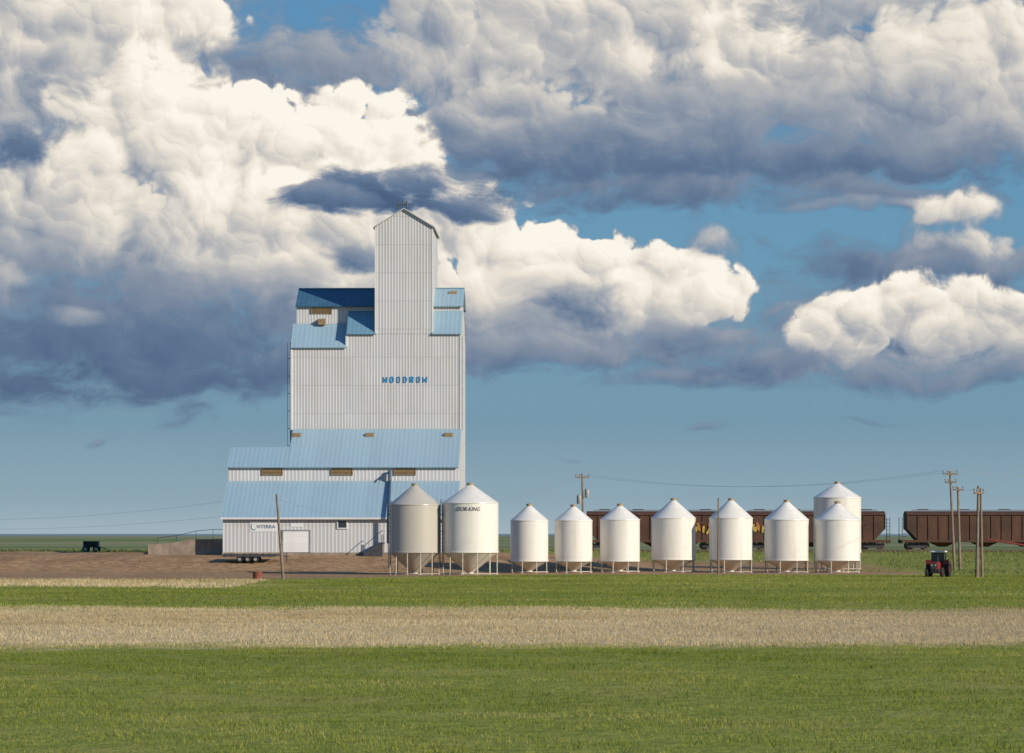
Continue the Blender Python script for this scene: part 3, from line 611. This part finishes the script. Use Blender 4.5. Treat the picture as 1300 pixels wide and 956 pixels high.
# ---------------------------------------------------------------- bins
def make_bin(cx,wpx,yt,ye,yb,ybase,nl,big,label,d=None,ladder=None,txt=None,group="white hopper bottom grain bins in a row",mat=None):
    mat=mat or M_bin
    if d is None: d,zb=find_d(cx,ybase-1.5)
    else: zb=float(zt(PX(cx,d),d))
    Xc=PX(cx,d); r=wpx/2*d/F; Ob=Vector((Xc,d,zb))
    B=empty("grain_bin",Ob,label,"grain bin",group)
    z=lambda y:PZ(y,d)
    zw0=z(yb); zw1=z(ye); ztp=z(yt)
    g=G(); g.rev([(r*0.995,zw0),(r*1.012,zw0+0.02),(r*1.012,zw0+0.12),(r,zw0+0.14),(r,zw1-0.05),(r*1.006,zw1-0.04),(r*1.006,zw1)],Xc,d,64)
    g.make("wall",mat,B,Ob,smooth=True)
    rc=max(0.22,r*0.11); 
    g=G(); g.rev([(r*1.02,zw1-0.03),(r*1.015,zw1+0.03),(rc,ztp-0.22)],Xc,d,64)
    if big:
        for i in range(16):
            t=2*math.pi*i/16
            g.tube((Xc+r*1.0*math.cos(t),d+r*1.0*math.sin(t),zw1+0.04),(Xc+rc*math.cos(t),d+rc*math.sin(t),ztp-0.22),0.012,n=4)
    g.make("roof",mat,B,Ob,smooth=True)
    G().rev([(rc*1.05,ztp-0.24),(rc*1.05,ztp-0.1),(rc*1.2,ztp-0.1),(rc*1.2,ztp-0.05),(rc*0.3,ztp)],Xc,d,20,capt=True).make("lid",M_cap,B,Ob,smooth=True)
    zc=zb+0.16
    G().rev([(r*0.985,zw0+0.02),(0.24,zc),(0.24,zc-0.10)],Xc,d,48,capb=True).make("hopper",mat,B,Ob,smooth=True)
    for i in range(nl):
        t=2*math.pi*(i+0.5)/nl; lx=Xc+r*0.985*math.cos(t); ly=d+r*0.985*math.sin(t)
        g=G(); g.tube((lx,ly,zb-0.08),(lx,ly,zw0+0.1),0.04,n=6); g.box(lx-0.1,lx+0.1,ly-0.1,ly+0.1,zb-0.05,zb+0.03); g.make("leg",M_leg,B,Ob)
    g=G(); zr=zb+0.08
    n_=48
    for i in range(n_):
        t=2*math.pi*i/n_; t2=2*math.pi*(i+1)/n_
        g.tube((Xc+r*0.985*math.cos(t),d+r*0.985*math.sin(t),zr),(Xc+r*0.985*math.cos(t2),d+r*0.985*math.sin(t2),zr),0.035,n=4,cap=False)
    g.make("base_ring",M_leg,B,Ob)
    if ladder is not None:
        g=G(); t=math.radians(ladder); cxx,cyy=math.cos(t),math.sin(t); px_,py_=-cyy,cxx
        rr=r+0.18
        for s_ in(-0.2,0.2): g.tube((Xc+cxx*rr+px_*s_,d+cyy*rr+py_*s_,zb+0.5),(Xc+cxx*rr+px_*s_,d+cyy*rr+py_*s_,zw1+0.3),0.025,n=5)
        zz=zb+0.6
        while zz<zw1+0.2:
            g.tube((Xc+cxx*rr-px_*0.2,d+cyy*rr-py_*0.2,zz),(Xc+cxx*rr+px_*0.2,d+cyy*rr+py_*0.2,zz),0.018,n=4); zz+=0.3
        zz=zw0+0.3
        while zz<zw1:
            for s_ in(-0.2,0.2): g.tube((Xc+cxx*r+px_*s_,d+cyy*r+py_*s_,zz),(Xc+cxx*rr+px_*s_,d+cyy*rr+py_*s_,zz),0.02,n=4)
            zz+=1.3
        g.make("ladder",M_grey if not big else M_dark,B,Ob)
    if txt:
        x0,x1,y0,y1=txt
        textmesh("lettering","STOR-KING",PX(x0,d),PX(x1,d),z(y1),z(y0),d,M_black,B,Ob,offset=0.01,shear=0.25,bend=(Xc,d,r),depth=0.02)
    return B
make_bin(526.5,65,613,641,702,731,12,True,"large dull beige hopper bottom grain bin on steel legs",ladder=-150,mat=M_bindull)
make_bin(597,71.5,612.5,639,702,731,12,True,"large white hopper bottom grain bin with black lettering",ladder=-160,txt=(579,610,644,649))
SB="small white hopper bottom grain bin with conical roof"
for i,(cx,wp,yt,ye,yb,ybs) in enumerate([(672,48,639,661,713,728.5),(728,48,640,661,713,728.3),(787,50.5,639,660,713,727.8),(855,56,632,658,711,727.6),(928,55,632,658,711,728.4),(998.5,56,634,660,712,728.5),(1063,57,636,660,712,728.5)]):
    make_bin(cx,wp,yt,ye,yb,ybs,8,False,SB)
make_bin(1063,60,611,632,702,720,10,True,"taller white grain bin standing behind a smaller one",d=243)
# ---------------------------------------------------------------- railway
dT=320.0; zR=1.24
g=G(); zgd=0.75
g.exX(-400,400,[(dT-3.2,zgd),(dT-1.6,zR-0.3),(dT+1.6,zR-0.3),(dT+3.2,zgd)])
tb=g.make("railway_track",M_ball); tb["kind"]="structure"
g=G()
for yy in(-0.75,0.75): g.box(-400,400,dT+yy-0.035,dT+yy+0.035,zR-0.16,zR)
rl=g.make("rails",M_ral); rl["kind"]="structure"
g=G(); xx=-60
while xx<110: g.box(xx,xx+0.22,dT-1.3,dT+1.3,zR-0.32,zR-0.17); xx+=0.55
sl=g.make("sleepers",M_wood); sl["kind"]="structure"
def hopper_car(x0,x1,mat,label,graf=None):
    a=PX(x0,dT); b=PX(x1,dT); cx=(a+b)/2; Oc=Vector((cx,dT,zR))
    Cc=empty("hopper_railcar",Oc,label,"train car","rusty railcars standing on the siding")
    zt_=zR+4.35; zs=zR+1.1; hw=1.5; n=int((b-a)/1.15)
    g=G(); pr=[(dT-hw,zs),(dT-hw,zt_-0.35),(dT-hw*0.55,zt_-0.05),(dT,zt_),(dT+hw*0.55,zt_-0.05),(dT+hw,zt_-0.35),(dT+hw,zs)]
    g.exX(a+1.2,b-1.2,pr)
    g.make("body",mat,Cc,Oc)
    for s_,e0,e1 in((1,a,a+1.2),(-1,b,b-1.2)):
        g=G()
        p=[(dT-hw,zs+1.3),(dT-hw,zt_-0.35),(dT-hw*0.55,zt_-0.05),(dT,zt_),(dT+hw*0.55,zt_-0.05),(dT+hw,zt_-0.35),(dT+hw,zs+1.3)]
        q=[(dT-hw,zs)]+p[1:6]+[(dT+hw,zs)]
        vs=[(e0,)+t for t in p]+[(e1,)+t for t in q]
        g.add(vs,[tuple(range(7)),tuple(range(13,6,-1))]+[(i,(i+1)%7,(i+1)%7+7,i+7) for i in range(7)])
        g.make("end_slope",mat,Cc,Oc)
    g=G()
    for i in range(n+1):
        xx=a+0.05+(b-a-0.1)*i/n; zlo=zs if 1.2<xx-a<b-a-1.2 else zs+1.25
        for sy in(-1,1): g.box(xx-0.04,xx+0.04,dT+sy*hw-(0.08 if sy<0 else 0),dT+sy*hw+(0.08 if sy>0 else 0),zlo,zt_-0.36)
    for sy in(-1,1):
        g.box(a-0.6,b+0.6,dT+sy*(hw+0.06)-0.07,dT+sy*(hw+0.06)+0.07,zs-0.25,zs-0.001)
        g.box(a,b,dT+sy*(hw+0.06)-0.08,dT+sy*(hw+0.06)+0.08,zt_-0.45,zt_-0.33)
    g.make("frame",mat,Cc,Oc)
    g=G(); g.box(a+0.8,b-0.8,dT-0.35,dT+0.35,zt_+0.08,zt_+0.14)
    for i in range(4):
        xx=a+2+(b-a-4)*i/3; g.box(xx-0.6,xx+0.6,dT-0.33,dT+0.33,zt_+0.141,zt_+0.22)
    g.make("hatch",mat,Cc,Oc)
    for i in range(3):
        xm=a+4.2+(b-a-8.4)*i/2
        g=G(); t=[(xm-1.9,dT-1.4,zs-0.01),(xm+1.9,dT-1.4,zs-0.01),(xm+1.9,dT+1.4,zs-0.01),(xm-1.9,dT+1.4,zs-0.01),(xm-0.4,dT-0.6,zR+0.35),(xm+0.4,dT-0.6,zR+0.35),(xm+0.4,dT+0.6,zR+0.35),(xm-0.4,dT+0.6,zR+0.35)]
        g.add(t,[(0,1,2,3),(7,6,5,4),(0,4,5,1),(1,5,6,2),(2,6,7,3),(3,7,4,0)]); g.make("hopper",mat,Cc,Oc)
    for xm in(a+1.3,b-1.3):
        g=G()
        for sy in(-1,1):
            yy=dT+sy*1.0
            g.exY(yy-0.08,yy+0.08,[(xm-1.25,zR+0.35),(xm-0.7,zR+0.62),(xm+0.7,zR+0.62),(xm+1.25,zR+0.35),(xm+0.9,zR+0.3),(xm+0.4,zR+0.2),(xm-0.4,zR+0.2),(xm-0.9,zR+0.3)])
        g.box(xm-0.3,xm+0.3,dT-1.1,dT+1.1,zR+0.4,zR+0.9); bogie=g.make("bogie",M_dark,Cc,Oc)
        for dx in(-0.88,0.88):
            for sy in(-1,1):
                g=G(); g.tube((xm+dx,dT+sy*0.7,zR+0.455),(xm+dx,dT+sy*0.84,zR+0.455),0.455,n=24); 
                wv_=g.make("wheel",M_ral,None,Oc); wv_.location=(0,0,0); wv_.parent=bogie
    for e in(a-0.5,b+0.5):
        g=G()
        g.box(e-0.25,e+0.25,dT-0.15,dT+0.15,zR+0.75,zR+1.0)
        g.box(e-0.05,e+0.05,dT-1.4,dT+1.4,zs-0.24,zs-0.16)
        g.tube((e,dT-1.35,zs-0.2),(e,dT-1.35,zt_-0.7),0.04,n=5); g.tube((e,dT+1.35,zs-0.2),(e,dT+1.35,zt_-0.7),0.04,n=5)
        for k in range(7): g.tube((e,dT-1.35,zs+k*0.38),(e+(0.5 if e<cx else -0.5),dT-1.45,zs+k*0.38),0.025,n=5)
        g.make("end_ladder",M_dark,Cc,Oc)
    if graf:
        r_=random.Random(5)
        for xq in graf:
          xg=PX(xq,dT)
          for k in range(6):
            g=G(); cx_=xg-1.2+k*0.42; cz_=zs+r_.uniform(0.7,1.1); w0=r_.uniform(0.12,0.2); hh=r_.uniform(0.5,0.95); lean=r_.uniform(-0.3,0.3); yy=dT-hw-0.1-0.004*k
            g.add([(cx_-w0,yy,cz_),(cx_+w0*0.6,yy,cz_-0.1),(cx_+w0+lean*0.4,yy,cz_+hh*0.5),(cx_+w0*0.7+lean,yy,cz_+hh),(cx_-w0*0.8+lean,yy,cz_+hh*0.9)],[(0,1,2,3,4)])
            g.make("graffiti",[M_yel,M_yel,M_teal][k%3],Cc,Oc)
    g=G(); g.box(b-3.4,b-2.0,dT-hw-0.10,dT-hw-0.09,zt_-1.5,zt_-1.2); g.make("stencil_panel",M_rust2,Cc,Oc)
    return Cc
hopper_car(1149,1349,M_rust,"dark rusty brown covered hopper railcar with ribbed sides")
hopper_car(941,1122,M_rust2,"dark red brown hopper railcar standing behind the bins",graf=(966,))
hopper_car(745,918,M_rust2,"dark red brown hopper railcar with yellow graffiti",graf=(891,))
# ---------------------------------------------------------------- poles and wires
WPTS={}
def pole(key,xb,yb,xt,yt,arms,label,r=0.13,d=None,trans=False):
    if d is None: d,zb=find_d(xb,yb)
    else: zb=float(zt(PX(xb,d),d))
    Op=Vector((PX(xb,d),d,zb)); top=Vector((PX(xt,d),d,PZ(yt,d)))
    Pp=empty("utility_pole",Op,label,"utility pole")
    G().tube(Op-Vector((0,0,0.3)),top,r,r*0.65,n=12).make("post",M_wood,Pp,Op,smooth=True)
    pts=[]
    ax=(top-Op).normalized()
    for (dz,half,rotd) in arms:
        c=top-ax*dz; cr=math.cos(math.radians(rotd)); sr=math.sin(math.radians(rotd))
        u=Vector((cr,sr,0)); v_=Vector((-sr,cr,0)); g=G()
        P8=[c+u*sx*half+v_*(sy*0.06-r*0.9)+Vector((0,0,sz*0.07)) for sz in(-1,1) for (sx,sy) in((-1,-1),(1,-1),(1,1),(-1,1))]
        g.add(P8,[(0,3,2,1),(4,5,6,7),(0,1,5,4),(1,2,6,5),(2,3,7,6),(3,0,4,7)])
        g.make("crossarm",M_wood,Pp,Op)
        for s_ in(-0.92,-0.35,0.92):
            q=c+u*half*s_+v_*(-r*0.9)+Vector((0,0,0.07))
            G().rev([(0.03,q.z),(0.03,q.z+0.08),(0.07,q.z+0.09),(0.08,q.z+0.16),(0.04,q.z+0.24)],q.x,q.y,8,capt=True).make("insulator",M_ceramic,Pp,Op)
            pts.append(q+Vector((0,0,0.22)))
    if not arms: pts=[top-ax*0.3]
    if trans:
        for k,(dx,dzz) in enumerate(((0.45,2.0),(-0.35,2.6))):
            q=top-ax*dzz+Vector((dx,-0.1,0)); G().rev([(0.22,q.z-0.45),(0.24,q.z-0.4),(0.24,q.z+0.35),(0.18,q.z+0.42),(0.05,q.z+0.5)],q.x,q.y,14,capb=True,capt=True).make("transformer",M_grey,Pp,Op,smooth=True)
    WPTS[key]=pts
pole('a',360,735,351,627,[],"thin leaning grey wooden pole beside the dirt yard",r=0.11)
pole('b',912,729,912,632,[],"slim wooden pole standing between two grain bins",r=0.08)
pole('c',741,0,739,601,[(0.4,0.7,10)],"wooden utility pole with crossarm and transformers",d=285,trans=True)
pole('d',1212,723,1206,598,[(0.25,0.65,5),(0.95,0.5,5)],"tall wooden utility pole with two crossarms")
pole('e',1219,724,1216,618,[(0.25,0.45,5)],"shorter wooden utility pole beside a taller one")
pole('f',1240,733,1242,617,[(0.5,0.4,20)],"wooden pole of a leaning pair near the tractor")
pole('g',1247,733,1245,620,[],"second wooden pole of a leaning pair near the tractor",r=0.11)
def wire(a,b,sag,r=0.009,label="thin dark overhead power line"):
    a=Vector(a); b=Vector(b); g=G(); n=24; pr=None
    for i in range(n+1):
        t=i/n; p=a.lerp(b,t)-Vector((0,0,4*sag*t*(1-t)))
        if pr is not None: g.tube(pr,p,r,n=4,cap=False)
        pr=p
    o=g.make("power_line",M_wire,None,tuple(a),fixn=False); o["label"]=label; o["category"]="power line"; o["group"]="overhead power lines"
c=WPTS['c']; d_=WPTS['d']
for k in(0,2): wire(c[k],d_[k],1.3)
wire(WPTS['e'][0],WPTS['f'][0],0.2)
for k in(0,2): wire(d_[k],d_[k]+Vector((60,40,0.3)),1.0)
a0=WPTS['a'][0]
wire(a0,(PX(500,233),229.5,PZ(657,233)),0.5); wire((PX(290,238),237.5,PZ(636,238)),(PX(-200,330),330,PZ(650,330)),1.2)
wire((PX(290,238),237.5,PZ(655,238)),(PX(-200,330),330,PZ(662,330)),1.0)
wire(c[0],(PX(592,247),247,PZ(617,247)),0.5); wire(c[2],(PX(592,247),247,PZ(640,247)),0.5); wire(c[1],(PX(592,247),247,PZ(628,247)),0.7)
# ---------------------------------------------------------------- tractor
dk,zk=find_d(1190,732.5); Ok=Vector((PX(1190,dk),dk,zk)); K=empty("tractor",Ok,"small red farm tractor with a white roofed cab","tractor",rot=math.radians(-20))
K.scale=(0.94,0.94,0.94)
x0,y0,z0=Ok
for sx in(-1,1):
    wheel(K,Ok,(x0+sx*0.70,y0+0.5,z0+0.60),0.62,0.38,'X',M_red); wheel(K,Ok,(x0+sx*0.56,y0-1.0,z0+0.36),0.37,0.24,'X',M_red)
    g=G(); g.box(x0+sx*0.68-0.19,x0+sx*0.68+0.19,y0+0.1,y0+1.0,z0+1.24,z0+1.28); g.box(x0+sx*0.68-0.19,x0+sx*0.68+0.19,y0-0.10,y0-0.02,z0+0.95,z0+1.28); g.make("fender",M_red,K,Ok,bevel=0.01)
G().exY(y0-1.35,y0+0.05,[(x0-0.27,z0+0.55),(x0-0.30,z0+1.0),(x0-0.18,z0+1.14),(x0+0.18,z0+1.14),(x0+0.30,z0+1.0),(x0+0.27,z0+0.55)]).make("hood",M_red,K,Ok,bevel=0.02)
g=G(); g.box(x0-0.22,x0+0.22,y0-1.38,y0-1.351,z0+0.6,z0+1.0); g.box(x0-0.5,x0+0.5,y0-1.05,y0-0.95,z0+0.30,z0+0.40); g.box(x0-0.2,x0+0.2,y0-1.3,y0+1.0,z0+0.4,z0+0.56); g.box(x0-0.6,x0+0.6,y0+0.45,y0+0.55,z0+0.54,z0+0.66); g.make("chassis",M_dark,K,Ok)
for sx in(-1,1): G().tube((x0+sx*0.14,y0-1.39,z0+0.9),(x0+sx*0.14,y0-1.378,z0+0.9),0.05,n=12).make("headlight",M_sign,K,Ok)
G().tube((x0+0.2,y0-0.8,z0+1.1),(x0+0.2,y0-0.8,z0+1.6),0.035).make("exhaust",M_dark,K,Ok)
cab=G()
for sx in(-1,1):
    for yy in(0.08,0.95): cab.box(x0+sx*0.46-0.03,x0+sx*0.46+0.03,y0+yy-0.03,y0+yy+0.03,z0+0.7,z0+1.85)
cab.box(x0-0.48,x0+0.48,y0+0.05,y0+0.98,z0+0.62,z0+0.7); cab.make("cab",M_dark,K,Ok)
G().box(x0-0.44,x0+0.44,y0+0.1,y0+0.93,z0+1.15,z0+1.84).make("cab_window",M_glass,K,Ok)
G().box(x0-0.42,x0+0.42,y0+0.12,y0+0.91,z0+0.71,z0+1.145).make("cab_panel",M_red,K,Ok)
G().box(x0-0.54,x0+0.54,y0-0.02,y0+1.05,z0+1.85,z0+1.97).make("cab_roof",M_sign,K,Ok,bevel=0.04)
# ---------------------------------------------------------------- barrel
db,zb=find_d(327,736.5); Ob=Vector((PX(327,db),db,zb))
B=empty("barrel",Ob,"small rusty red steel drum standing on dry grass","barrel")
r=0.33
G().rev([(r,zb-0.03),(r,zb+0.02),(r*0.97,zb+0.03),(r*0.97,zb+0.16),(r*1.02,zb+0.18),(r*0.97,zb+0.2),(r*0.97,zb+0.34),(r*1.02,zb+0.36),(r*0.97,zb+0.38),(r*0.97,zb+0.52),(r,zb+0.53),(r,zb+0.56)],Ob.x,db,24,capb=True).make("drum",M_barrel,B,Ob,smooth=True)
G().rev([(r*0.96,zb+0.53),(r*0.1,zb+0.535)],Ob.x,db,24,capt=True).make("lid",M_dark,B,Ob)
# ---------------------------------------------------------------- red auger near track
da=262.0; xw_=1318; za=float(zt(PX(xw_,da),da)); Oa=Vector((PX(xw_,da),da,za)); Au=empty("grain_auger",Oa,"long red grain auger on two wheels","farm equipment",rot=0)
g=G(); g.tube((PX(1254,da),da,PZ(685,da)),(PX(1345,da),da,PZ(699,da)),0.09,n=12); g.make("auger_tube",M_red,Au,Oa,smooth=True)
g=G(); g.tube((PX(xw_,da),da-0.8,za+0.3),(PX(xw_,da),da,PZ(694.5,da)),0.04,n=6); g.tube((PX(xw_,da),da+0.8,za+0.3),(PX(xw_,da),da,PZ(694.5,da)),0.04,n=6); g.tube((PX(xw_,da),da-0.8,za+0.3),(PX(xw_,da),da+0.8,za+0.3),0.04,n=6); g.make("frame",M_red,Au,Oa)
for s_ in(-0.9,0.9): wheel(Au,Oa,(PX(xw_,da),da+s_,za+0.28),0.28,0.16)
# ---------------------------------------------------------------- farm wagon
dc=272.0; zc=float(zt(PX(116,dc),dc)); Oc=Vector((PX(116,dc),dc,zc)); Wc=empty("farm_wagon",Oc,"small dark farm wagon parked on the grass","farm equipment")
x0,y0=Oc.x,Oc.y
G().exX(x0-0.7,x0+0.7,[(y0-0.45,zc+0.45),(y0-0.7,zc+1.05),(y0+0.7,zc+1.05),(y0+0.45,zc+0.45)]).make("box",M_dark,Wc,Oc)
for sx in(-0.5,0.5):
    for sy in(-0.55,0.55): wheel(Wc,Oc,(x0+sx,y0+sy,zc+0.3),0.3,0.16)
g=G(); g.tube((x0+0.7,y0,zc+0.5),(x0+1.5,y0,zc+0.3),0.04); g.make("hitch",M_dark,Wc,Oc)
print("done")
